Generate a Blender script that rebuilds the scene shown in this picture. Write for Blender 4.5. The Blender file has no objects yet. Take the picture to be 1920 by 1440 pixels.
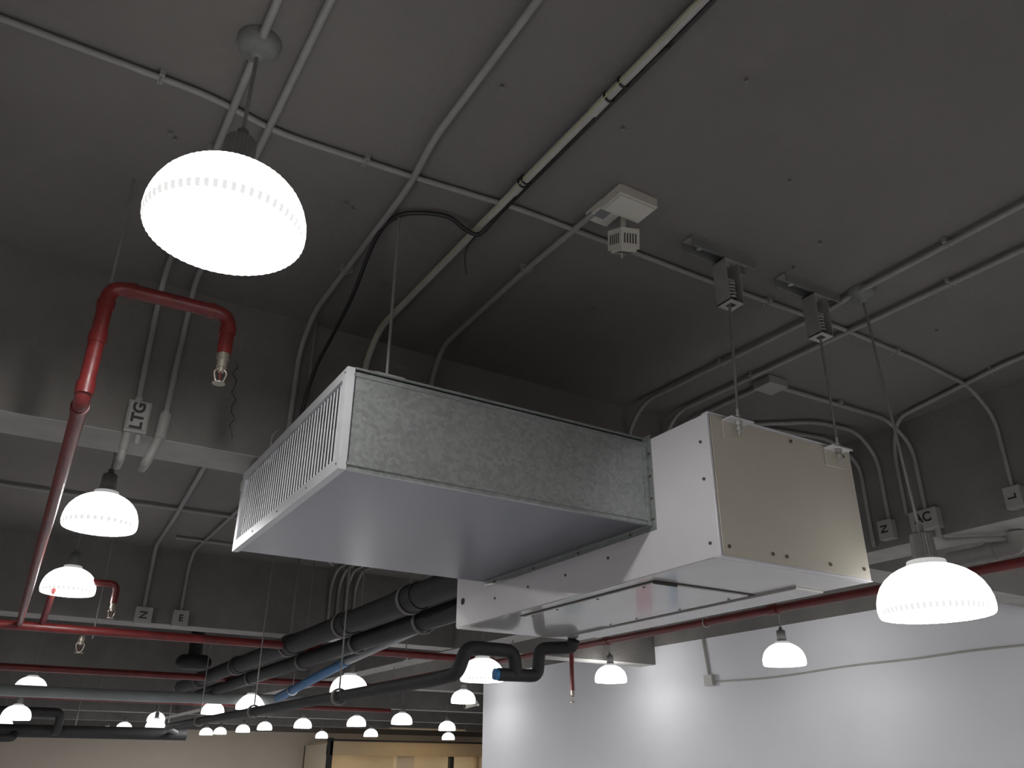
import bpy, math, random
from mathutils import Vector, Matrix
random.seed(4)
Z0 = 1.6      # eye height; all heights below are written relative to the eye
H = 1.9       # ceiling above eye
sc = bpy.context.scene
sc.view_settings.view_transform = 'Standard'
sc.view_settings.gamma = 1.10

# ------------------------------------------------------------------ materials
def mat(name, col, rough=0.6, metal=0.0, var=0.0, scale=4.0, bump=0.0, bscale=60.0,
        emit=0.0, ecol=None, kind='noise', coat=0.0, var2=0.0, scale2=0.7, sample=True):
    m = bpy.data.materials.new(name); m.use_nodes = True
    nt = m.node_tree; b = nt.nodes['Principled BSDF']
    b.inputs['Roughness'].default_value = rough
    b.inputs['Metallic'].default_value = metal
    b.inputs['Base Color'].default_value = (*col, 1)
    if coat: b.inputs['Coat Weight'].default_value = coat
    tc = nt.nodes.new('ShaderNodeTexCoord')
    if var > 0:
        if kind == 'voronoi':
            t = nt.nodes.new('ShaderNodeTexVoronoi'); t.inputs['Scale'].default_value = scale
            nt.links.new(tc.outputs['Object'], t.inputs['Vector'])
            sep = nt.nodes.new('ShaderNodeSeparateColor'); nt.links.new(t.outputs['Color'], sep.inputs[0])
            fac = sep.outputs[0]
        else:
            t = nt.nodes.new('ShaderNodeTexNoise'); t.inputs['Scale'].default_value = scale
            t.inputs['Detail'].default_value = 8; t.inputs['Roughness'].default_value = 0.6
            nt.links.new(tc.outputs['Object'], t.inputs['Vector']); fac = t.outputs['Fac']
        if var2 > 0:
            t2 = nt.nodes.new('ShaderNodeTexNoise'); t2.inputs['Scale'].default_value = scale2
            t2.inputs['Detail'].default_value = 5
            nt.links.new(tc.outputs['Object'], t2.inputs['Vector'])
            mx = nt.nodes.new('ShaderNodeMath'); mx.operation = 'MULTIPLY_ADD'
            nt.links.new(t2.outputs['Fac'], mx.inputs[0]); mx.inputs[1].default_value = var2
            ad = nt.nodes.new('ShaderNodeMath'); ad.operation = 'MULTIPLY'; ad.inputs[1].default_value = 1 - var2
            nt.links.new(fac, ad.inputs[0]); nt.links.new(ad.outputs[0], mx.inputs[2]); fac = mx.outputs[0]
        r = nt.nodes.new('ShaderNodeValToRGB')
        r.color_ramp.elements[0].position = 0.25; r.color_ramp.elements[1].position = 0.75
        r.color_ramp.elements[0].color = (*[max(0, c * (1 - var)) for c in col], 1)
        r.color_ramp.elements[1].color = (*[min(1, c * (1 + var)) for c in col], 1)
        nt.links.new(fac, r.inputs[0]); nt.links.new(r.outputs[0], b.inputs['Base Color'])
        if metal > 0.3:
            mr = nt.nodes.new('ShaderNodeMapRange'); mr.inputs['To Min'].default_value = rough - 0.04
            mr.inputs['To Max'].default_value = rough + 0.06
            nt.links.new(fac, mr.inputs['Value']); nt.links.new(mr.outputs[0], b.inputs['Roughness'])
    if bump > 0:
        n = nt.nodes.new('ShaderNodeTexNoise'); n.inputs['Scale'].default_value = bscale
        n.inputs['Detail'].default_value = 6
        nt.links.new(tc.outputs['Object'], n.inputs['Vector'])
        bp = nt.nodes.new('ShaderNodeBump'); bp.inputs['Strength'].default_value = bump
        bp.inputs['Distance'].default_value = 0.01
        nt.links.new(n.outputs['Fac'], bp.inputs['Height']); nt.links.new(bp.outputs[0], b.inputs['Normal'])
    if emit > 0:
        b.inputs['Emission Color'].default_value = (*(ecol or (1, 1, 1)), 1)
        b.inputs['Emission Strength'].default_value = emit
        if not sample: m.cycles.emission_sampling = 'NONE'
    return m

M = {}
M['ceil'] = mat('painted_concrete_grey', (.148, .138, .128), .85, var=.14, scale=2.2, bump=.3, bscale=45, var2=.6, scale2=.45)
M['beam'] = mat('painted_concrete_beam', (.148, .140, .130), .85, var=.18, scale=3, bump=.35, bscale=35)
M['strip'] = mat('bare_concrete_soffit', (.36, .35, .33), .85, var=.18, scale=6, bump=.2, bscale=50)
M['floor'] = mat('floor_tile_light', (.56, .56, .59), .35, var=.04, scale=1.5)
M['white'] = mat('white_wall_paint', (.78, .79, .83), .75, var=.03, scale=1.2, bump=.05, bscale=90)
M['far'] = mat('beige_far_wall_paint', (.60, .53, .44), .8, var=.05, scale=1)
M['warm'] = mat('warm_cream_paint', (.72, .62, .46), .7, var=.04, scale=2)
M['tan'] = mat('tan_fascia', (.50, .38, .23), .6, var=.06, scale=3)
M['dark'] = mat('dark_void', (.02, .02, .02), .9)
M['conduit'] = mat('painted_conduit', (.24, .235, .225), .55, var=.12, scale=14)
M['conduitW'] = mat('pale_conduit', (.38, .37, .34), .5, var=.12, scale=14)
M['jbox'] = mat('painted_junction_grey', (.17, .175, .17), .5, var=.08, scale=20)
M['jboxW'] = mat('pale_junction_grey', (.28, .272, .257), .5, var=.08, scale=20)
M['black'] = mat('black_cable', (.012, .012, .013), .45)
M['insul'] = mat('black_foam_insulation', (.009, .009, .010), .7, var=.3, scale=12, bump=.3, bscale=30)
M['red'] = mat('red_sprinkler_paint', (.14, .014, .013), .38, var=.40, scale=9, bump=.2, bscale=20)
M['steel'] = mat('zinc_steel', (.42, .41, .39), .42, metal=.45, var=.15, scale=30)
M['rod'] = mat('threaded_rod_grey', (.20, .195, .185), .5, metal=.3, var=.15, scale=40)
M['brass'] = mat('old_brass', (.30, .27, .22), .4, metal=.6, var=.2, scale=40)
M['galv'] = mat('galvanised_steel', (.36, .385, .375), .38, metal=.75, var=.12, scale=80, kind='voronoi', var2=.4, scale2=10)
M['galvB'] = mat('galvanised_steel_shaded_bottom', (.150, .160, .190), .30, metal=.80, var=.05, scale=1.2)  # duct underside: same steel, dimmer light and bluish reflection put into the colour
M['alu'] = mat('aluminium_grille', (.52, .53, .55), .40, metal=.5, var=.05, scale=20)
M['acw'] = mat('white_enamel', (.62, .61, .635), .30, var=.04, scale=5, coat=.2)
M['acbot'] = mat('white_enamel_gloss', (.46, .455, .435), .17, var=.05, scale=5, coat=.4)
M['acb'] = mat('aged_cream_enamel', (.50, .475, .395), .36, var=.09, scale=4, bump=.04, bscale=8, var2=.6, scale2=1.3)
M['screw'] = mat('rusty_screw', (.10, .08, .06), .5, metal=.5)
M['seam'] = mat('seam_shadow_gap', (.03, .028, .025), .8)
M['ivory'] = mat('ivory_plastic', (.56, .545, .49), .4, var=.03, scale=20)
M['smoke'] = mat('grey_clear_window', (.22, .22, .22), .2)
E = (1.0, .985, .97)
M['shadeN'] = mat('glowing_prismatic_shade', (.7, .7, .7), .4, emit=2.3, ecol=E)
M['shadeM'] = mat('bright_acrylic_shade', (.7, .7, .7), .4, emit=13, ecol=E)
M['shadeR'] = mat('prismatic_shade_groove', (.30, .30, .30), .4, emit=.76, ecol=E, sample=False)
M['shade'] = mat('glowing_acrylic_shade', (.7, .7, .7), .4, emit=2.2, ecol=E, sample=False)
M['inner'] = mat('shade_inner_face', (.85, .85, .85), .5, emit=1.6, ecol=E, sample=False)
M['neck'] = mat('acrylic_shade_neck', (.5, .5, .5), .4, emit=.30, ecol=E, sample=False)
M['socket'] = mat('grey_lamp_socket', (.11, .11, .108), .5, var=.1, scale=30)
M['bulb'] = mat('lamp_bulb', (.9, .9, .9), .4, emit=6, ecol=E, sample=False)
M['blue'] = mat('blue_sleeve', (.02, .14, .34), .5, var=.2, scale=9)
M['greyp'] = mat('grey_pvc_pipe', (.26, .28, .28), .45, var=.1, scale=6)
M['ygw'] = mat('yellow_green_wire', (.50, .50, .24), .5)
M['ink'] = mat('black_lettering', (.012, .012, .012), .6)
M['pink'] = mat('pink_reflection_panel', (.60, .12, .22), .6, var=.15, scale=6)  # colours of the added panels mirrored in the unit's underside
M['bluep'] = mat('blue_reflection_panel', (.15, .36, .60), .6, var=.15, scale=6)
M['tealp'] = mat('teal_reflection_panel', (.30, .45, .45), .6, var=.15, scale=6)

def v(x, y, z): return Vector((x, y, z + Z0))

# ------------------------------------------------------------------ mesh builder
class B:
    def __init__(s, name): s.n = name; s.vs = []; s.fs = []; s.mi = []; s.sm = []; s.ms = []
    def m(s, k):
        if k not in s.ms: s.ms.append(k)
        return s.ms.index(k)
    def add(s, vs, fs, k, smooth=False, k2=None):
        o = len(s.vs); s.vs += [Vector(a) for a in vs]; i = s.m(k); i2 = s.m(k2) if k2 else i
        for n, f in enumerate(fs): s.fs.append([o + a for a in f]); s.mi.append(i2 if n % 2 else i); s.sm.append(smooth)
    def box(s, a, b, k, rot=None, piv=None):
        x0, y0, z0 = a; x1, y1, z1 = b
        vs = [v(x, y, z) for z in (z0, z1) for y in (y0, y1) for x in (x0, x1)]
        if rot is not None:
            p = v(*piv) if piv else (v(*a) + v(*b)) / 2
            vs = [p + rot @ (q - p) for q in vs]
        s.add(vs, [(0, 2, 3, 1), (4, 5, 7, 6), (0, 1, 5, 4), (2, 6, 7, 3), (0, 4, 6, 2), (1, 3, 7, 5)], k)
    def sweep(s, P, r, k, seg=12, cap=True):
        P = [Vector(p) for p in P]
        n = len(P); rs = r if isinstance(r, list) else [r] * n
        T = [(P[min(i + 1, n - 1)] - P[max(i - 1, 0)]).normalized() for i in range(n)]
        a = Vector((0, 0, 1)) if abs(T[0].z) < .9 else Vector((1, 0, 0))
        N = (a - T[0] * a.dot(T[0])).normalized(); vs = []
        for i in range(n):
            N = (N - T[i] * N.dot(T[i])).normalized(); Bn = T[i].cross(N)
            for j in range(seg):
                t = 2 * math.pi * j / seg
                vs.append(P[i] + (N * math.cos(t) + Bn * math.sin(t)) * rs[i])
        fs = [(i * seg + j, i * seg + (j + 1) % seg, (i + 1) * seg + (j + 1) % seg, (i + 1) * seg + j) for i in range(n - 1) for j in range(seg)]
        s.add(vs, fs, k, True)
        if cap:
            s.add(vs[:seg], [tuple(range(seg))[::-1]], k); s.add(vs[-seg:], [tuple(range(seg))], k)
    def tube(s, pts, r, k, seg=12, fil=.06):
        P = [v(*p) for p in pts]; out = [P[0]]
        for i in range(1, len(P) - 1):
            a, b, c = P[i - 1], P[i], P[i + 1]
            d = min(fil, (b - a).length * .45, (c - b).length * .45)
            p, q = b + (a - b).normalized() * d, b + (c - b).normalized() * d
            for t in range(7):
                t /= 6; out.append(p * (1 - t) ** 2 + b * 2 * t * (1 - t) + q * t * t)
        out.append(P[-1]); s.sweep(out, r, k, seg)
    def spline(s, pts, r, k, seg=10, sub=8):
        P = [v(*p) for p in pts]; P = [P[0] * 2 - P[1]] + P + [P[-1] * 2 - P[-2]]; out = []
        for i in range(1, len(P) - 2):
            for t in range(sub):
                t /= sub; a, b, c, d = P[i - 1:i + 3]
                out.append(.5 * ((2 * b) + (c - a) * t + (2 * a - 5 * b + 4 * c - d) * t * t + (3 * b - a - 3 * c + d) * t ** 3))
        out.append(P[-2]); s.sweep(out, r, k, seg)
    def cyl(s, a, b, r, k, seg=16, r2=None):
        s.sweep([v(*a), v(*b)], [r, r if r2 is None else r2], k, seg)
    def lathe(s, c, prof, k, seg=32, ribs=0.0, smooth=True, k2=None):
        c = v(*c); vs = []
        for (r, z) in prof:
            for j in range(seg):
                t = 2 * math.pi * j / seg; rr = r * (1 + (ribs if j % 2 else 0))
                vs.append(c + Vector((rr * math.cos(t), rr * math.sin(t), z)))
        n = len(prof)
        s.add(vs, [(i * seg + j, i * seg + (j + 1) % seg, (i + 1) * seg + (j + 1) % seg, (i + 1) * seg + j) for i in range(n - 1) for j in range(seg)], k, smooth, k2)
    def torus(s, c, R, r, k, axis='y', seg=24, a0=0, a1=2 * math.pi):
        pts = []
        for j in range(seg + 1):
            t = a0 + (a1 - a0) * j / seg
            o = {'y': (R * math.cos(t), 0, R * math.sin(t)), 'x': (0, R * math.cos(t), R * math.sin(t)), 'z': (R * math.cos(t), R * math.sin(t), 0)}[axis]
            pts.append(v(*c) + Vector(o))
        s.sweep(pts, r, k, 8, False)
    def done(s, bevel=0, parent=None):
        me = bpy.data.meshes.new(s.n); me.from_pydata(s.vs, [], s.fs); me.update()
        for k in s.ms: me.materials.append(M[k])
        for p, i, q in zip(me.polygons, s.mi, s.sm): p.material_index = i; p.use_smooth = q
        o = bpy.data.objects.new(s.n, me); sc.collection.objects.link(o)
        if bevel:
            b = o.modifiers.new('bev', 'BEVEL'); b.width = bevel; b.segments = 2; b.limit_method = 'ANGLE'
        if parent: o.parent = parent
        return o

def simplebox(name, a, b, k):
    q = B(name); q.box(a, b, k); return q.done()

def text(name, body, size, loc, xdir, ydir, parent, k='ink', bold=.004):
    cu = bpy.data.curves.new(name, 'FONT'); cu.body = body; cu.size = size; cu.align_x = 'CENTER'; cu.align_y = 'CENTER'
    cu.extrude = .0008; cu.offset = bold
    o = bpy.data.objects.new(name, cu); sc.collection.objects.link(o)
    X = Vector(xdir).normalized(); Y = Vector(ydir).normalized(); Zd = X.cross(Y)
    mw = Matrix((X, Y, Zd)).transposed().to_4x4(); mw.translation = v(*loc)
    dg = bpy.context.evaluated_depsgraph_get(); dg.update()
    me = bpy.data.meshes.new_from_object(o.evaluated_get(dg)); bpy.data.objects.remove(o)
    me.transform(mw); me.materials.clear(); me.materials.append(M[k])
    t = bpy.data.objects.new(name, me); sc.collection.objects.link(t); t.parent = parent
    return t

# ------------------------------------------------------------------ shell
XA, XB, YA, YB = -7.0, 19.0, -5.0, 33.0
simplebox('floor', (XA, YA, -Z0 - .1), (XB, YB, -Z0), 'floor')
simplebox('ceiling', (XA, YA, H + .001), (XB, YB, H + .15), 'ceil')
simplebox('wall_south', (XA, YA - .2, -Z0), (XB, YA, H), 'far')
simplebox('wall_west', (XA - .2, YA, -Z0), (XA, YB, H), 'far')
simplebox('wall_east', (XB, YA, -Z0), (XB + .2, YB, H), 'far')
q = B('wall_north'); q.box((XA, YB, -Z0), (XB, YB + .2, 1.15), 'far'); q.box((XA, YB, 1.15), (XB, YB + .2, H), 'beam'); q.done()
q = B('wall_right'); q.box((7.3, YA, -Z0), (7.5, 13.0, 1.42), 'white'); q.box((7.3, YA, 1.42), (7.5, 13.0, H), 'beam'); q.done()

def beamX(y, w=.26, x0=XA, x1=XB):
    q = B('ceiling_beam'); q.box((x0, y, 1.203), (x1, y + w, H + .001), 'beam'); q.box((x0, y + .001, 1.2), (x1, y + w, 1.203), 'strip')
    if y < 4:   # hairline crack in the plaster
        pts = [v(.635 + .012 * math.sin(i * 2.3) + .0025 * i, y - .0005, 1.62 - .03 * i) for i in range(13)]
        q.sweep(pts, [.0008 + .0014 * abs(math.sin(i * 1.7)) for i in range(13)], 'seam', 6)
    q.done()
beamX(3.42); beamX(8.51, .3); beamX(13.6, .3); beamX(18.7, .3); beamX(23.8, .3); beamX(28.9, .3)
q = B('ceiling_beam'); q.box((4.39, YA, 1.19), (4.67, 28, H + .001), 'beam'); q.box((4.391, YA, 1.187), (4.67, 28, 1.19), 'strip'); q.done()

# ------------------------------------------------------------------ pendant lamps
def lamp(x, y, z, D=.385, near=False, dome=False, top=None, W=34, S='shade'):
    k = D / .42; q = B('pendant_lamp'); seg = 120 if near else (72 if y < 10 and S == 'shade' and y > 4 else 32)
    rib = seg > 40
    rb = .012 if rib else 0
    if near: S = 'shadeN'
    kz = k * (.85 if near else .90)
    P = lambda L: [(a * k, b * kz) for a, b in L]
    g = 'shadeR' if rib else None
    q.lathe((x, y, z), P([(.203, -.008), (.208, .002), (.2095, .018)]), S, seg, rb, True, g)
    q.lathe((x, y, z), P([(.2095, .018), (.210, .03), (.208, .06), (.200, .095), (.186, .13), (.166, .16), (.140, .186), (.116, .202)]), S, seg, rb)
    q.lathe((x, y, z), P([(.116, .202), (.100, .211), (.085, .218)]), S, seg, rb, True, g)
    q.lathe((x, y, z), P([(.085, .218), (.074, .224), (.070, .243), (.045, .246)]), 'neck', seg, .03 if near else 0, not near)
    q.lathe((x, y, z), P([(.200, -.004), (.196, .04), (.18, .1), (.15, .15), (.1, .19), (.04, .205)]), 'inner', 32)
    q.lathe((x, y, z), P([(.001, .06), (.03, .065), (.045, .085), (.045, .12), (.03, .16), (.02, .2)]), 'bulb', 16)
    ks = k * 1.05; zo = .24 * kz - .24 * ks
    q.lathe((x, y, z + zo), [(a * k, b * ks) for a, b in [(.001, .24), (.044, .242), (.047, .26), (.043, .345), (.034, .352), (.001, .356)]], 'socket', 48 if near else 16, -.10 if near else 0, not near)
    q.cyl((x, y, z + zo + .352 * ks), (x, y, z + zo + .38 * ks), .016, 'socket', 12)
    tx, ty = top or (x, y)
    q.cyl((x, y, z + zo + .37 * ks), (tx, ty, H - .01), .0055 if near else .006, 'rod', 8)
    if dome:
        q.lathe((tx, ty, H), [(.001, -.062), (.02, -.06), (.022, -.05), (.045, -.042), (.058, -.022), (.062, -.006), (.062, 0)], 'jbox', 28)
    else:
        q.lathe((tx, ty, H), [(.001, -.04), (.03, -.035), (.045, -.015), (.045, 0)], 'jbox', 16)
    o = q.done()
    l = bpy.data.lights.new('bulb_light', 'POINT'); l.energy = W; l.shadow_soft_size = .045; l.color = (1, .985, .97)
    lo = bpy.data.objects.new('bulb_light', l); sc.collection.objects.link(lo); lo.location = v(x, y, z + .0); lo.parent = o
    return o
lamp(.268, 1.875, 1.235, .398, near=True, dome=True)
lamp(2.935, 1.84, .52, .395, near=True, dome=True, top=(2.90, 1.86))
for a in [(.35, 4.99, 1.19), (.39, 7.23, 1.195), (6.24, 5.48, .87), (6.50, 8.42, .95), (3.73, 6.67, .69), (6.53, 12.27, .92), (3.26, 8.66, .68),
          (3.17, 12.11, .70), (3.54, 15.97, .82), (.52, 12.7, .83), (.49, 12.88 + 1.4, .57), (3.24, 19.64, .69), (3.52, 21.4, .90), (6.61, 28.4, .89), (6.0, 27.5, .83),
          (6.53, 25.4, .86), (6.57, 23.39, .86), (6.18, 19.05, .76), (6.62, 17.0, .74), (6.71, 14.98, .71), (9.15, 17.93, .75), (9.4, 23, .75), (9.4, 27, .8), (3.3, 24.5, .8), (3.3, 27.8, .8), (.4, 17.5, .55),
          (.3, -1.5, .95), (-2.8, 1.9, .95), (-2.8, 5.5, .95), (3.2, -1.6, .7), (6.3, 2.2, .85), (6.3, -1.2, .85), (-2.8, -1.5, .95), (12.3, 17.9, .75), (12.3, 24, .75)]:  # pendants behind and beside the camera are unseen, added for more light
    wall = 5 < a[0] < 7.3 and a[1] < 13
    lamp(*a, W=5 if wall else (11 if a[0] < 1 and 4 < a[1] < 8 else 40), S='shadeM' if wall else 'shade')

# ------------------------------------------------------------------ supply duct + grille
dx0, dx1, dy0, dy1, dz0, dz1 = .78, 2.02, 2.32, 3.58, .83, 1.165
q = B('supply_air_duct')
t = .004
q.box((dx0 + .02, dy0, dz0 + t), (dx1, dy0 + t, dz1), 'galv')
q.box((dx0 + .02, dy1 - t, dz0 + t), (dx1, dy1, dz1), 'galv')
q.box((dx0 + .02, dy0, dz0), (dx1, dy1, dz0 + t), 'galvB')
q.box((dx0 + .02, dy0, dz1 - t), (dx1, dy1, dz1), 'galv')
q.box((dx0 + .02, dy0 - .006, dz0 + .012), (dx1, dy0, dz0 + .022), 'galv')
q.box((dx0 + .02, dy0 - .003, dz0 - .003), (dx1, dy0 + .012, dz0 + .003), 'galv')
q.box((dx0 + .02, dy0 - .006, dz1 - .022), (dx1, dy0, dz1 - .014), 'galv')
q.box((dx0 + .02, dy0 - .012, dz1), (dx1, dy0 + .02, dz1 + .006), 'galv')
f = .022
q.box((dx1 - .004, dy0 - f, dz0 - f), (dx1, dy1 + f, dz0), 'galv'); q.box((dx1 - .004, dy0 - f, dz1), (dx1, dy1 + f, dz1 + f), 'galv')
q.box((dx1 - .004, dy0 - f, dz0), (dx1, dy0, dz1), 'galv'); q.box((dx1 - .004, dy1, dz0), (dx1, dy1 + f, dz1), 'galv')
q.box((dx1 - .026, dy0 - .005, dz0 - .004), (dx1, dy0, dz1), 'galv'); q.box((dx1 - .026, dy0 - .004, dz0 - .006), (dx1, dy1, dz0), 'galv')
for zz in (.85, .93, 1.02, 1.11): q.cyl((dx1 - .004, dy0 - .011, zz), (dx1 - .007, dy0 - .011, zz), .005, 'screw', 8)
for yy in (2.45, 2.8, 3.15, 3.5): q.cyl((dx1 - .004, yy, dz0 - .011), (dx1 - .007, yy, dz0 - .011), .005, 'screw', 8)
fw = .034
gx0, gx1 = dx0 - .004, dx0 + .022
q.box((gx0, dy0 - .006, dz0 - .006), (gx1, dy1 + .006, dz0 + fw), 'alu'); q.box((gx0, dy0 - .006, dz1 - fw + .006), (gx1, dy1 + .006, dz1 + .006), 'alu')
q.box((gx0, dy0 - .006, dz0 + fw), (gx1, dy0 + fw, dz1 - fw + .006), 'alu'); q.box((gx0, dy1 - fw, dz0 + fw), (gx1, dy1 + .006, dz1 - fw + .006), 'alu')
n = 38
for i in range(n):
    yy = dy0 + fw + .012 + (dy1 - dy0 - 2 * fw - .024) * i / (n - 1)
    q.box((dx0 + .006, yy - .0075, dz0 + fw), (dx0 + .0085, yy + .0075, dz1 - fw + .006), 'alu', Matrix.Rotation(math.radians(-7), 3, 'Z'))
q.box((dx0 + .05, dy0 + .005, dz0 + .005), (dx0 + .055, dy1 - .005, dz1 - .005), 'seam')  # dark backing sheets stand in for the shade inside the duct
q.box((dx0 + .02, dy0 + .0045, dz0 + .0045), (dx0 + .05, dy0 + .006, dz1 - .005), 'seam'); q.box((dx0 + .02, dy0 + .0045, dz0 + .0045), (dx0 + .05, dy1 - .005, dz0 + .006), 'seam')
for yy in (dy0 + .3, dy0 + .63, dy1 - .3): q.cyl((gx0, yy, dz0 + .014), (gx0 - .002, yy, dz0 + .014), .004, 'screw', 8)
for zz in (dz0 + .014, dz1 - .01): q.cyl((gx0, dy0 + .014, zz), (gx0 - .002, dy0 + .014, zz), .004, 'screw', 8)
for (rx, ry) in ((.945, 2.40), (.955, 3.37)):
    q.cyl((rx, ry, dz1), (rx, ry, H - .001), .0055, 'rod', 10)
    q.box((rx - .055, ry - .03, dz1 + .004), (rx + .055, ry + .03, dz1 + .010), 'steel')
    q.box((rx - .055, ry - .03, dz1 + .004), (rx - .050, ry + .03, dz1 + .04), 'steel'); q.box((rx + .050, ry - .03, dz1 + .004), (rx + .055, ry + .03, dz1 + .04), 'steel')
    q.box((rx - .055, ry - .03, dz1 + .036), (rx + .055, ry + .03, dz1 + .041), 'steel')
    q.cyl((rx, ry, dz1 + .041), (rx, ry, dz1 + .052), .010, 'steel', 6)
q.box((dx0 + .03, dy1, dz1 - .03), (dx0 + .055, dy1 + .004, dz1 + .03), 'steel')
q.box((dx0 - .0, dy1 + .006, dz1 - .06), (dx0 + .03, dy1 + .05, dz1 - .02), 'steel')
q.tube([(dx0 + .02, dy0 + .95, dz1), (dx0 + .02, dy0 + .95, dz1 + .09), (dx0 + .05, dy0 + .95, dz1 + .12)], .005, 'rod', 8, .02)
duct = q.done()

# ------------------------------------------------------------------ fan coil unit
q = B('fan_coil_unit')
x0, x1, y0, y1, z0, z1 = 2.02, 2.80, 1.985, 3.90, .65, 1.17
q.box((x0, y0 + .004, z0), (x1, y1, z1), 'acw')
q.box((x0 + .012, y0, z0 + .006), (x1 - .008, y0 + .006, z1 - .006), 'acb')
q.box((x0 - .0005, y0 + .002, z0), (x0 + .010, y0 + .006, z1), 'acw')
q.box((x0 + .010, y0 + .0015, z0 + .004), (x0 + .013, y0 + .007, z1 - .004), 'seam')
q.box((x0, y0 - .002, z0 - .004), (x1, y0 + .03, z0), 'acw')
q.box((x0, y0 - .003, z1), (x1, y0 + .03, z1 + .005), 'acw')
q.box((x0 + .004, y0 + .03, z0 - .004), (x1 - .004, y1 - .004, z0), 'acbot')
q.box((2.082, 2.400, z0 - .007), (2.612, 3.37, z0 - .004), 'seam')
q.box((2.090, 2.412, z0 - .012), (2.584, 3.353, z0 - .0045), 'acbot')
q.box((2.622, 2.2, z0 - .014), (2.78, 3.7, z0 - .004), 'acbot')
q.box((2.086, 2.406, z0 - .016), (2.20, 2.418, z0 - .006), 'seam')
for yy in (2.5, 2.8, 3.1, 3.3): 
    for xx in (2.11, 2.56): q.cyl((xx, yy, z0 - .012), (xx, yy, z0 - .015), .006, 'screw', 8)
for xx, zz in ((2.06, .685), (2.27, .685), (2.34, .685), (2.57, .685), (2.76, .69), (2.75, 1.14), (2.45, 1.145)): q.cyl((xx, y0, zz), (xx, y0 - .004, zz), .007, 'screw', 10)
for yy, zz in ((2.03, .70), (2.03, 1.07), (2.03, .93), (2.9, .745), (3.2, .745), (2.6, .76), (3.5, .74)): q.cyl((x0, yy, zz), (x0 - .004, yy, zz), .006, 'screw', 10)
q.cyl((x0, 3.83, .775), (x0 - .003, 3.83, .775), .017, 'seam', 16)
for rx, ry in ((2.145, 1.955), (2.69, 1.955)):
    q.box((rx - .055, y0 - .055, z1 - .018), (rx + .055, y0 + .01, z1 - .013), 'acw')
    q.box((rx - .055, y0 - .004, z1 - .085), (rx + .055, y0 - .0, z1 - .013), 'acb')
    q.box((rx - .055, y0 - .055, z1 - .024), (rx + .055, y0 - .051, z1 - .013), 'acw')
    q.cyl((rx, ry, z1 - .075), (rx, ry, z1 + .03), .006, 'steel', 10)
    q.cyl((rx, ry, z1 - .036), (rx, ry, z1 - .018), .013, 'steel', 6)
    q.cyl((rx, ry, z1 - .055), (rx, ry, z1 - .040), .012, 'steel', 6)
    q.cyl((rx, ry, z1 - .013), (rx, ry, z1 - .010), .020, 'steel', 16)
    q.cyl((rx, ry, z1 - .010), (rx, ry, z1 + .004), .012, 'steel', 6)
fcu = q.done(bevel=.0015)

for rx, ry in ((2.185, 1.96), (2.70, 1.955)):
    q = B('spring_hanger')
    q.box((rx - .20, ry - .03, H - .006), (rx + .14, ry + .03, H), 'conduit')
    q.box((rx - .20, ry - .03, H - .045), (rx + .14, ry - .025, H - .006), 'jbox'); q.box((rx - .20, ry + .025, H - .045), (rx + .14, ry + .03, H - .006), 'jbox')
    q.cyl((rx - .14, ry, H - .006), (rx - .14, ry, H - .03), .012, 'steel', 6)
    w, d, zt, zb = .040, .035, H - .05, H - .245
    q.box((rx - w, ry - d, zt - .004), (rx + w, ry + d, zt), 'steel')
    q.box((rx - w, ry - d, zb), (rx - .016, ry + d, zb + .004), 'steel'); q.box((rx + .016, ry - d, zb), (rx + w, ry + d, zb + .004), 'steel')
    q.box((rx - .016, ry - d, zb), (rx + .016, ry - .016, zb + .004), 'steel'); q.box((rx - .016, ry + .016, zb), (rx + .016, ry + d, zb + .004), 'steel')
    q.box((rx - w, ry - d, zb), (rx - w + .003, ry + d, zt), 'steel'); q.box((rx + w - .003, ry - d, zb), (rx + w, ry + d, zt), 'steel')
    q.cyl((rx, ry, zt), (rx, ry, H - .006), .007, 'steel', 10); q.cyl((rx, ry, zt - .02), (rx, ry, zt - .004), .013, 'steel', 6)
    q.cyl((rx, ry, zb + .004), (rx, ry, zb + .02), .026, 'seam', 20)
    pts = [v(rx + .022 * math.cos(a * .42), ry + .022 * math.sin(a * .42), zb + .022 + a * .075 / 75) for a in range(76)]
    q.sweep(pts, .0045, 'steel', 8)
    q.cyl((rx, ry, zb + .098), (rx, ry, zb + .106), .027, 'steel', 20); q.cyl((rx, ry, zb + .106), (rx, ry, zb + .122), .012, 'steel', 6)
    q.cyl((rx, ry, zb + .12), (rx - .038 if rx < 2.4 else rx - .01, 1.955, z1 + .03), .0052, 'rod', 8)
    q.done()

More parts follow.
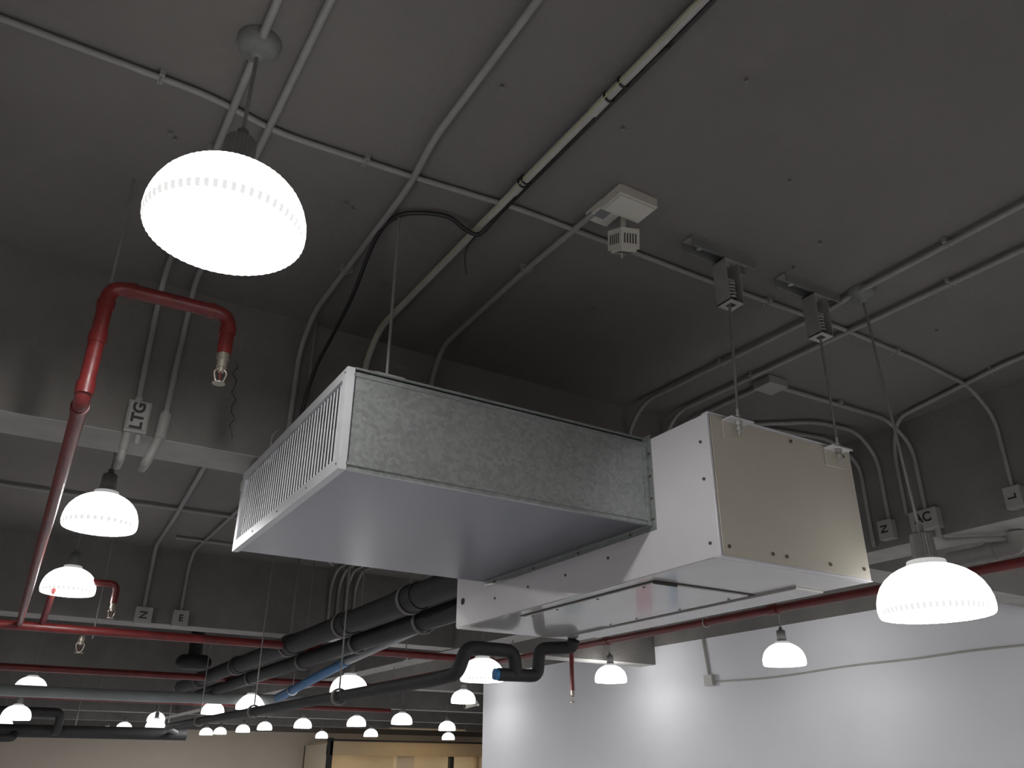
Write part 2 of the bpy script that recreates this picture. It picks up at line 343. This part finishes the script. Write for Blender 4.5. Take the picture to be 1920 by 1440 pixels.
# ------------------------------------------------------------------ conduits on ceiling
def clips(q, pts, r, k='conduit', axis='y'):
    for p in pts:
        x, y, z = p
        if axis == 'y': q.box((x - r * 2.2, y - .008, z), (x + r * 2.2, y + .008, H), k); q.torus((x, y, z), r + .002, .003, k, 'y', 14)
        else: q.box((x - .008, y - r * 2.2, z), (x + .008, y + r * 2.2, H), k); q.torus((x, y, z), r + .002, .003, k, 'x', 14)
def conduit(pts, r=.0115, k='conduit', fil=.09, cl=(), ax='y'):
    q = B('electrical_conduit'); q.tube(pts, r, k, 12, fil); clips(q, cl, r, k, axis=ax); return q.done()
zc = H - .022
YF = 3.405
conduit([(-6, 2.19, zc + .006), (.2, 2.15, zc + .006), (.42, 2.20, zc + .006), (.9, 2.17, zc + .006), (1.3, 2.13, zc + .006), (2.3, 2.13, zc + .006), (3.05, 2.11, zc + .006), (3.7, 2.13, zc + .006), (4.18, 2.17, zc), (4.375, 2.18, zc - .13), (4.375, 2.18, 1.22)], .0105,
        cl=[(.05, 2.15, zc), (.72, 2.18, zc), (1.75, 2.13, zc), (2.6, 2.12, zc), (3.5, 2.125, zc)], ax='x')
conduit([(.85, -4.9, zc), (.868, 1.95, zc), (.902, 2.22, zc), (.91, 3.25, zc), (.905, YF, zc - .13), (.90, YF, 1.21)], .012, cl=[(.91, 2.86, zc)])
conduit([(1.555, 2.0, zc), (1.545, 2.47, zc), (1.56, 3.25, zc), (1.575, YF, zc - .13), (1.575, YF, 1.21)], .012, cl=[(1.546, 2.46, zc)])
conduit([(.265, -4.9, zc), (.267, 3.27, zc), (.275, YF, zc - .13), (.28, YF - .015, 1.32)], .012, cl=[(.267, 2.4, zc), (.267, 1.2, zc)])
conduit([(.385, -4.9, zc), (.39, 3.27, zc), (.40, YF, zc - .13), (.39, YF - .015, 1.30)], .012, cl=[(.388, 1.4, zc)])
conduit([(2.85, -4.9, zc), (2.86, 1.9, zc), (2.88, 2.03, zc), (2.83, 3.25, zc), (2.83, YF, zc - .13), (2.83, YF, 1.21)], .0125, cl=[(2.86, 1.43, zc), (2.86, 2.67, zc)])
conduit([(3.15, -4.9, zc), (3.145, 1.3, zc), (3.09, 3.27, zc), (3.09, YF, zc - .13), (3.09, YF, 1.21)], .0125, cl=[(3.14, 1.6, zc), (3.11, 2.7, zc)])
conduit([(4.07, -4.9, zc), (4.08, 1.9, zc), (4.25, 2.66, zc), (4.375, 2.8, zc - .14), (4.375, 2.8, 1.34)], .0125, cl=[(4.12, 2.0, zc)])
conduit([(3.30, 2.72, zc), (4.22, 2.70, zc), (4.375, 2.68, zc - .14), (4.375, 2.68, 1.34)], .0125, cl=[(3.8, 2.71, zc)], ax='x')
conduit([(3.24, 2.74, zc), (3.24, 3.27, zc), (3.24, YF, zc - .13), (3.24, YF, 1.21)], .0125)
conduit([(3.6, 3.2, zc), (4.2, 3.1, zc), (4.375, 3.05, zc - .14), (4.375, 3.05, 1.21)], .0125)
conduit([(3.45, 3.3, zc), (3.9, 2.95, zc), (4.22, 2.92, zc), (4.375, 2.92, zc - .14), (4.375, 2.92, 1.34)], .0125)
conduit([(-6, 7.0, zc), (1.6, 6.92, zc), (4.3, 6.88, zc)], .016, ax='x')
conduit([(.98, 3.9, zc), (.97, 5.7, zc), (1.06, 7.3, zc), (1.1, 8.33, zc), (1.12, 8.485, zc - .15), (1.12, 8.485, 1.33)], .018)
conduit([(1.45, 3.9, zc), (1.45, 8.33, zc), (1.45, 8.485, zc - .15), (1.45, 8.485, 1.33)], .014)
for i in range(4): conduit([(2.9 + i * .09, 3.9, zc), (2.9 + i * .09, 8.33, zc), (2.9 + i * .09, 8.485, zc - .15), (2.9 + i * .09, 8.485, 1.21)], .015)
conduit([(1.2, 7.9, zc), (2.6, 7.9, zc), (2.8, 8.2, zc)], .014, ax='x')

q = B('electrical_conduit')
q.tube([(1.245, -4.9, zc), (1.245, 1.3, zc), (1.235, 2.07, zc), (1.225, 3.25, zc), (1.225, YF, zc - .13), (1.225, YF, 1.2)], .0145, 'conduitW', 14, .09)
q.tube([(1.230, -4.9, zc - .012), (1.230, 1.3, zc - .012), (1.220, 2.07, zc - .012), (1.210, 3.25, zc - .012), (1.21, YF - .014, zc - .13)], .0018, 'ygw', 6, .09)
for yy in (.8, 1.43, 1.50, 1.97, 1.99): q.torus((1.245 if yy < 1.6 else 1.236, yy, zc), .018, .004, 'black', 'y', 16)
q.cyl((1.243, 1.50, zc), (1.243, 1.58, zc), .0175, 'conduitW', 14); q.cyl((1.236, 1.99, zc), (1.236, 2.05, zc), .0175, 'conduitW', 14)
q.done()
q = B('black_power_cable')
q.spline([(1.272, -4.9, zc), (1.270, .6, zc), (1.270, 1.3, zc), (1.262, 1.87, zc), (1.255, 2.17, zc - .004), (1.235, 2.29, zc - .035), (1.18, 2.30, zc - .035), (1.10, 2.30, zc - .004), (1.0, 2.34, zc), (.935, 2.41, zc), (.915, 2.55, zc - .02), (.935, 2.82, 1.745), (.955, 3.10, 1.69), (.95, 3.27, 1.61), (.94, 3.36, 1.45), (.935, 3.385, 1.25), (.935, 3.39, 1.175)], .0085, 'black', 10)
q.spline([(1.225, 2.29, zc - .035), (1.225, 2.38, zc - .05), (1.245, 2.43, zc - .08), (1.262, 2.45, zc - .12)], .003, 'black', 6)
q.done()

q = B('conduit_outlet_box')
q.box((.245, 3.36, 1.19), (.33, 3.415, 1.325), 'jboxW')
q.box((.25, 3.352, 1.2), (.325, 3.36, 1.315), 'jboxW')
q.cyl((.28, YF - .015, 1.325), (.28, YF - .015, 1.345), .017, 'jboxW'); q.cyl((.265, YF - .015, 1.19), (.262, YF - .015, 1.12), .017, 'jboxW'); q.cyl((.305, YF - .015, 1.19), (.305, YF - .015, 1.15), .012, 'jboxW')
q.tube([(.262, YF - .015, 1.13), (.262, YF - .012, 1.085), (.262, 3.50, 1.085)], .015, 'jboxW', 12, .03)
o = q.done(bevel=.004)
text('lettering', 'LTG', .062, (.287, 3.3515, 1.257), (0.0, 0, 1), (-1, 0, 0), o, bold=.0025)
q = B('conduit_outlet_fitting')
q.cyl((.39, YF - .015, 1.30), (.385, YF - .015, 1.19), .024, 'jboxW'); q.cyl((.39, YF - .015, 1.31), (.39, YF - .015, 1.30), .017, 'jboxW')
q.tube([(.385, YF - .015, 1.20), (.355, YF - .015, 1.09), (.35, 3.47, 1.085)], .019, 'jboxW', 12, .04)
q.done()
for nm, x, w in (('N', 1.12, .075), ('E', 1.45, .07)):
    q = B('conduit_outlet_box'); q.box((x - w, 8.42, 1.18), (x + w, 8.505, 1.33), 'jboxW'); o = q.done(bevel=.006)
    if nm == 'N': text('lettering', nm, .095, (x, 8.418, 1.255), (0, 0, 1), (-1, 0, 0), o, bold=.002)
    else: text('lettering', nm, .085, (x, 8.418, 1.255), (1, 0, 0), (0, 0, 1), o, bold=.002)
for nm, y, s in (('AC', 2.68, .075), ('N', 2.93, .065), ('L', 2.17, .06)):
    q = B('conduit_outlet_box'); w = .085 if nm == 'AC' else .045
    q.box((4.33, y - w, 1.225), (4.386, y + w, 1.34), 'jboxW'); o = q.done(bevel=.004)
    if nm == 'AC': text('lettering', nm, s, (4.329, y, 1.292), (0, -1, 0), (0, 0, 1), o, bold=.002)
    else: text('lettering', nm, s, (4.329, y, 1.285), (0, 0, 1), (0, 1, 0), o, bold=.0015)
q = B('ceiling_junction_box'); q.box((3.19, 2.66, H - .05), (3.33, 2.78, H), 'jboxW'); q.done(bevel=.005)
q = B('white_elbow_pipe')
q.tube([(4.62, 2.75, 1.10), (4.62, 2.35, 1.10), (4.62, 2.35, 1.178)], .045, 'jboxW', 16, .1)
q.cyl((4.62, 2.47, 1.10), (4.62, 2.52, 1.10), .052, 'jboxW')
q.done()
q = B('electrical_conduit'); q.tube([(4.355, 2.62, 1.225), (4.355, 2.62, 1.15), (4.6, 2.4, 1.15), (4.9, 2.3, 1.15), (4.9, 2.3, H)], .016, 'jboxW', 12, .05); q.done()

# ------------------------------------------------------------------ ceiling sensor
q = B('ceiling_gas_detector')
q.box((1.548, 1.83, H - .040), (1.72, 1.945, H), 'ivory'); q.box((1.556, 1.838, H - .047), (1.712, 1.937, H - .040), 'ivory')
q.box((1.545, 1.94, H - .030), (1.64, 2.035, H), 'ivory'); q.box((1.555, 1.95, H - .033), (1.60, 2.0, H - .029), 'smoke')
R = Matrix.Rotation(math.radians(20), 3, 'X') @ Matrix.Rotation(math.radians(-12), 3, 'Y')
pv = (1.672, 1.975, H - .10)
def sb(a, b, k): q.box(a, b, k, R, pv)
sb((1.628, 1.93, H - .150), (1.712, 2.014, H - .075), 'ivory'); sb((1.636, 1.938, H - .160), (1.704, 2.006, H - .15), 'ivory')
for i in range(5):
    sb((1.641 + i * .0125, 1.929, H - .132), (1.647 + i * .0125, 1.931, H - .095), 'seam')
    sb((1.627, 1.945 + i * .0125, H - .132), (1.629, 1.951 + i * .0125, H - .095), 'seam')
    sb((1.641 + i * .0125, 1.95, H - .1615), (1.647 + i * .0125, 1.99, H - .160), 'seam')
q.cyl((1.668, 1.965, H), (1.670, 1.972, H - .085), .010, 'ivory')
q.cyl((1.68, 2.0, H - .15), (1.68, 2.0, H - .175), .004, 'ivory', 8)
q.done(bevel=.003)

# ------------------------------------------------------------------ sprinkler pipework
def sprink(q, x, y, z, s=1):
    q.cyl((x, y, z + .0), (x, y, z - .03 * s), .016 * s, 'brass', 8); q.cyl((x, y, z - .03 * s), (x, y, z - .045 * s), .010 * s, 'brass', 8)
    q.tube([(x - .004, y, z - .03 * s), (x - .02 * s, y, z - .045 * s), (x - .012 * s, y, z - .075 * s), (x, y, z - .082 * s)], .003 * s, 'brass', 6, .01)
    q.tube([(x + .004, y, z - .03 * s), (x + .02 * s, y, z - .045 * s), (x + .012 * s, y, z - .075 * s), (x, y, z - .082 * s)], .003 * s, 'brass', 6, .01)
    q.cyl((x, y, z - .045 * s), (x, y, z - .08 * s), .0025, 'red', 6); q.cyl((x, y, z - .082 * s), (x, y, z - .085 * s), .02 * s, 'brass', 12)
q = B('fire_sprinkler_pipe')
pr = .0245
q.tube([(.14, 8.05, 1.03), (.065, 2.73, 1.045), (.065, 2.73, 1.46), (.455, 2.69, 1.445), (.455, 2.69, 1.29)], pr, 'red', 18, .055)
for a, b in (((.065, 2.73, 1.06), (.065, 2.73, 1.10)), ((.065, 2.80, 1.045), (.066, 2.84, 1.045)), ((.065, 2.73, 1.37), (.065, 2.73, 1.40)), ((.12, 2.725, 1.458), (.145, 2.722, 1.457)), ((.38, 2.70, 1.447), (.405, 2.695, 1.446)), ((.065, 2.73, 1.24), (.065, 2.73, 1.28)), ((.455, 2.69, 1.36), (.455, 2.69, 1.395))):
    q.cyl(a, b, pr + .004, 'red', 18)
q.cyl((.455, 2.69, 1.29), (.455, 2.69, 1.27), .022, 'brass', 6); sprink(q, .455, 2.69, 1.27, 1.1)
q.cyl((.065, 2.73, 1.47), (.06, 2.73, H), .0055, 'rod', 8)
q.cyl((-6.9, 8.05, 1.02), (4.55, 7.9, 1.02), .036, 'red', 18)
for x in (-.5, .7, 2.4, 3.6): q.cyl((x, 8.03, 1.05), (x, 8.03, H), .007, 'rod', 8); q.torus((x, 8.03, 1.02), .045, .008, 'steel', 'x')
sprink(q, .62, 8.03, .99, 1.7)
q.tube([(.30, 8.05, 1.02), (.30, 7.2, 1.28), (.72, 7.15, 1.28), (.72, 7.15, 1.13)], .026, 'red', 14, .06); sprink(q, .72, 7.15, 1.13, 1.3)
q.cyl((4.57, -4.9, 1.0), (4.53, 13.5, 1.0), .028, 'red', 16)
for y in (2.2, 4.7, 7.5, 10.5): q.cyl((4.55, y, 1.0), (4.55, y, 1.188), .006, 'rod', 8); q.torus((4.55, y, 1.0), .034, .006, 'steel', 'y')
for y in (5.9, 4.0): q.cyl((4.55, y, 1.0), (4.55, y + .07, 1.0), .036, 'red', 16)
q.cyl((4.54, 6.45, 1.0), (4.54, 6.45, .63), .022, 'red', 14); sprink(q, 4.54, 6.45, .63, 1.2)
q.cyl((-6.9, 11.45, 1.0), (4.55, 11.3, 1.0), .04, 'red', 14); q.cyl((-6.9, 16.2, 1.0), (7, 16.2, 1.0), .04, 'red', 12)
q.done()

# ------------------------------------------------------------------ insulated chilled water pipes
def clevis(q, x, y, z, R, w=.022):
    q.torus((x, y, z), R + .012, .007, 'rod', 'y'); q.torus((x, y + w, z), R + .012, .007, 'rod', 'y'); q.cyl((x, y + w / 2, z + R + .01), (x, y + w / 2, H), .006, 'rod', 8)
q = B('insulated_pipe')
q.cyl((2.33, 4.2, 1.03), (2.46, 13.4, 1.03), .085, 'insul', 20)
for y in (5.2, 6.5, 8.0, 10.0, 12.0): clevis(q, 2.33 + .0141 * (y - 4.2), y, 1.03, .087); q.cyl((2.33 + .0141 * (y - 4.2), y - .16, 1.03), (2.33 + .0141 * (y - 4.2), y + .16, 1.03), .093, 'insul', 20)
q.tube([(2.33, 4.3, 1.03), (2.33, 4.15, 1.03), (2.45, 3.95, .98), (2.45, 3.903, .98)], .07, 'insul', 16, .08)
q.done()
q = B('insulated_pipe')
q.cyl((2.52, 4.2, .93), (2.72, 13.4, .93), .072, 'insul', 20)
for y in (5.4, 6.7, 8.2, 10.2): clevis(q, 2.52 + .0217 * (y - 4.2), y, .93, .074)
q.tube([(2.52, 4.3, .93), (2.52, 4.1, .93), (2.6, 3.95, .85), (2.6, 3.903, .85)], .06, 'insul', 16, .08)
q.done()
q = B('condensate_drain_pipe')
q.tube([(2.72, 3.84, .636), (2.72, 3.86, .60), (2.60, 4.0, .60), (2.585, 4.0, .455), (2.34, 4.01, .45)], .034, 'insul', 16, .04)
q.tube([(2.45, 4.0, .45), (2.43, 4.0, .575), (2.14, 4.0, .575), (2.09, 4.0, .44), (2.07, 4.25, .425), (2.0, 11.2, .42), (2.3, 13, .46), (3.0, 16.0, .50), (3.0, 16.6, .50)], .036, 'insul', 16, .05)
for y in (5.6, 7.6, 9.6): clevis(q, 2.06 - .01 * (y - 4.2), y, .42, .036)
q.cyl((2.345, 4.01, .45), (2.318, 4.012, .45), .030, 'blue', 14)
q.done()
q = B('insulated_header_pipe'); q.tube([(-6.9, 17, .50), (3.3, 16.7, .50)], .1, 'insul', 16)
q.tube([(1.2, 17, .5), (1.2, 16.4, .5), (1.2, 16.4, .78), (.2, 16.4, .78)], .07, 'insul', 12, .1); q.tube([(.6, 16.9, .5), (.6, 16.5, .38), (.0, 16.5, .38)], .06, 'insul', 12, .1)
for x in (-1, 1.5, 3): q.cyl((x, 16.9, .5), (x, 16.9, H), .01, 'rod', 8)
q.done()
q = B('pvc_drain_pipe'); q.tube([(2.81, 4.4, 1.09), (2.80, 7.6, .87)], .036, 'greyp', 14); q.cyl((2.80, 7.55, .873), (2.80, 9.6, .68), .044, 'blue', 16)
for y, z in ((6.0, .99), (9.1, .73)): q.torus((2.8, y, z), .055, .006, 'steel', 'y'); q.cyl((2.8, y, z + .05), (2.8, y, H), .005, 'rod', 8)
q.done()
q = B('grey_water_pipe'); q.tube([(-6.9, 12.6, .84), (2.0, 12.4, .82), (3.9, 11.9, .82)], .07, 'greyp', 16, .3); 
for x in (-1, 1.3, 2.6): q.cyl((x, 12.35, .86), (x, 12.35, H), .007, 'rod', 8)
q.done()

q = B('round_air_diffuser'); q.lathe((2.05, 10.6, 1.12), [(.001, .05), (.16, .05), (.2, 0), (.2, -.05), (.15, -.1), (.001, -.1)], 'insul', 24); q.cyl((2.05, 10.6, 1.17), (2.05, 10.6, H), .08, 'insul'); q.done()

# ------------------------------------------------------------------ white wall fittings
q = B('wall_conduit')
q.tube([(7.285, 7.6, 1.415), (7.285, 7.55, .99)], .018, 'conduitW'); q.box((7.24, 7.47, .88), (7.298, 7.60, 1.0), 'conduitW')
q.spline([(7.29, 7.48, .92), (7.29, 6.6, .90), (7.29, 5.6, .93), (7.29, 4.9, .93), (7.29, 4.3, .945), (7.29, 3.5, .94), (7.29, 1, .94)], .010, 'conduitW')
q.done(bevel=.002)
q = B('wall_reflection_panel'); q.box((7.285, 8.5, -1.0), (7.299, 8.8, -.65), 'pink'); q.done()  # unseen panels, added so the unit's glossy underside picks up coloured reflections
q = B('wall_reflection_panel'); q.box((7.285, 8.0, -1.0), (7.299, 8.15, -.6), 'bluep'); q.done()
q = B('wall_reflection_panel'); q.box((7.285, 10.1, -1.1), (7.299, 10.6, -.8), 'tealp'); q.done()
q = B('security_camera'); q.cyl((7.2, 12.99, .95), (7.2, 13.12, 1.0), .02, 'ivory'); q.cyl((7.0, 13.1, .93), (7.25, 13.14, .99), .045, 'ivory'); q.cyl((6.99, 13.1, .928), (7.0, 13.1, .93), .035, 'seam'); q.done()

# ------------------------------------------------------------------ shop front in the distance
q = B('shop_front')
q.box((10.8, 30.0, .35), (18.5, 30.4, .80), 'tan'); q.box((10.8, 29.9, .80), (18.5, 30.4, .86), 'dark')
q.box((10.8, 32.7, -1.6), (18.5, 32.8, .7), 'warm'); q.box((10.72, 30.0, -1.6), (10.9, 30.12, .9), 'dark'); q.box((10.8, 30.12, -1.6), (10.9, 32.8, .7), 'warm')
q.box((13.6, 30.6, -1.6), (14.3, 30.9, .35), 'warm'); q.box((15.6, 30.2, -1.6), (15.75, 30.4, .35), 'dark'); q.box((16.7, 30.2, -1.6), (16.85, 30.4, .35), 'tan')
q.box((10.95, 30.4, .72), (18.5, 32.7, .78), 'warm')
q.done()
for x in (12.3, 15.0, 17.2):
    l = bpy.data.lights.new('shop_downlight', 'AREA'); l.energy = 10; l.size = .5; l.color = (1, .82, .58)
    o = bpy.data.objects.new('shop_downlight', l); o.location = v(x, 31.3, .70); sc.collection.objects.link(o)
l = bpy.data.lights.new('shop_fascia_light', 'AREA'); l.energy = 18; l.size = 3; l.color = (1, .75, .45)  # warm area light without a fixture, aimed at the fascia
o = bpy.data.objects.new('shop_fascia_light', l); o.location = v(14, 28.8, 1.15); o.rotation_euler = (math.radians(45), 0, 0); sc.collection.objects.link(o)

q = B('ceiling_anchor_bolts')
for x, y in [(1.57, 1.24), (1.38, 1.6), (2.05, 1.5), (2.45, 1.7), (.12, 2.4), (.14, 2.42), (.95, 1.65), (2.0, 2.6), (1.7, 2.55), (.75, 2.45), (.78, 2.47), (2.63, 1.93), (2.5, 1.88), (3.4, 1.35), (3.5, 1.9), (1.1, 2.9), (2.3, 3.0)]:
    q.cyl((x, y, H), (x, y, H - .012), .006, 'rod', 8)
q.done()

# ------------------------------------------------------------------ world, camera
w = bpy.data.worlds.new('World'); sc.world = w; w.use_nodes = True
w.node_tree.nodes['Background'].inputs[0].default_value = (.6, .65, .7, 1); w.node_tree.nodes['Background'].inputs[1].default_value = .1
f, th, r, yaw = 1542.63, .43609, .00658, .54207
F = Vector((math.sin(yaw) * math.cos(th), math.cos(yaw) * math.cos(th), math.sin(th)))
R0 = Vector((math.cos(yaw), -math.sin(yaw), 0)); U0 = R0.cross(F)
Rr = R0 * math.cos(r) + U0 * math.sin(r); Uu = -R0 * math.sin(r) + U0 * math.cos(r)
cam = bpy.data.cameras.new('camera'); cam.sensor_width = 36; cam.lens = f / 1920 * 36; cam.clip_start = .05; cam.clip_end = 100
co = bpy.data.objects.new('camera', cam); sc.collection.objects.link(co)
mw = Matrix((Rr, Uu, -F)).transposed().to_4x4(); mw.translation = (0, 0, Z0); co.matrix_world = mw
sc.camera = co
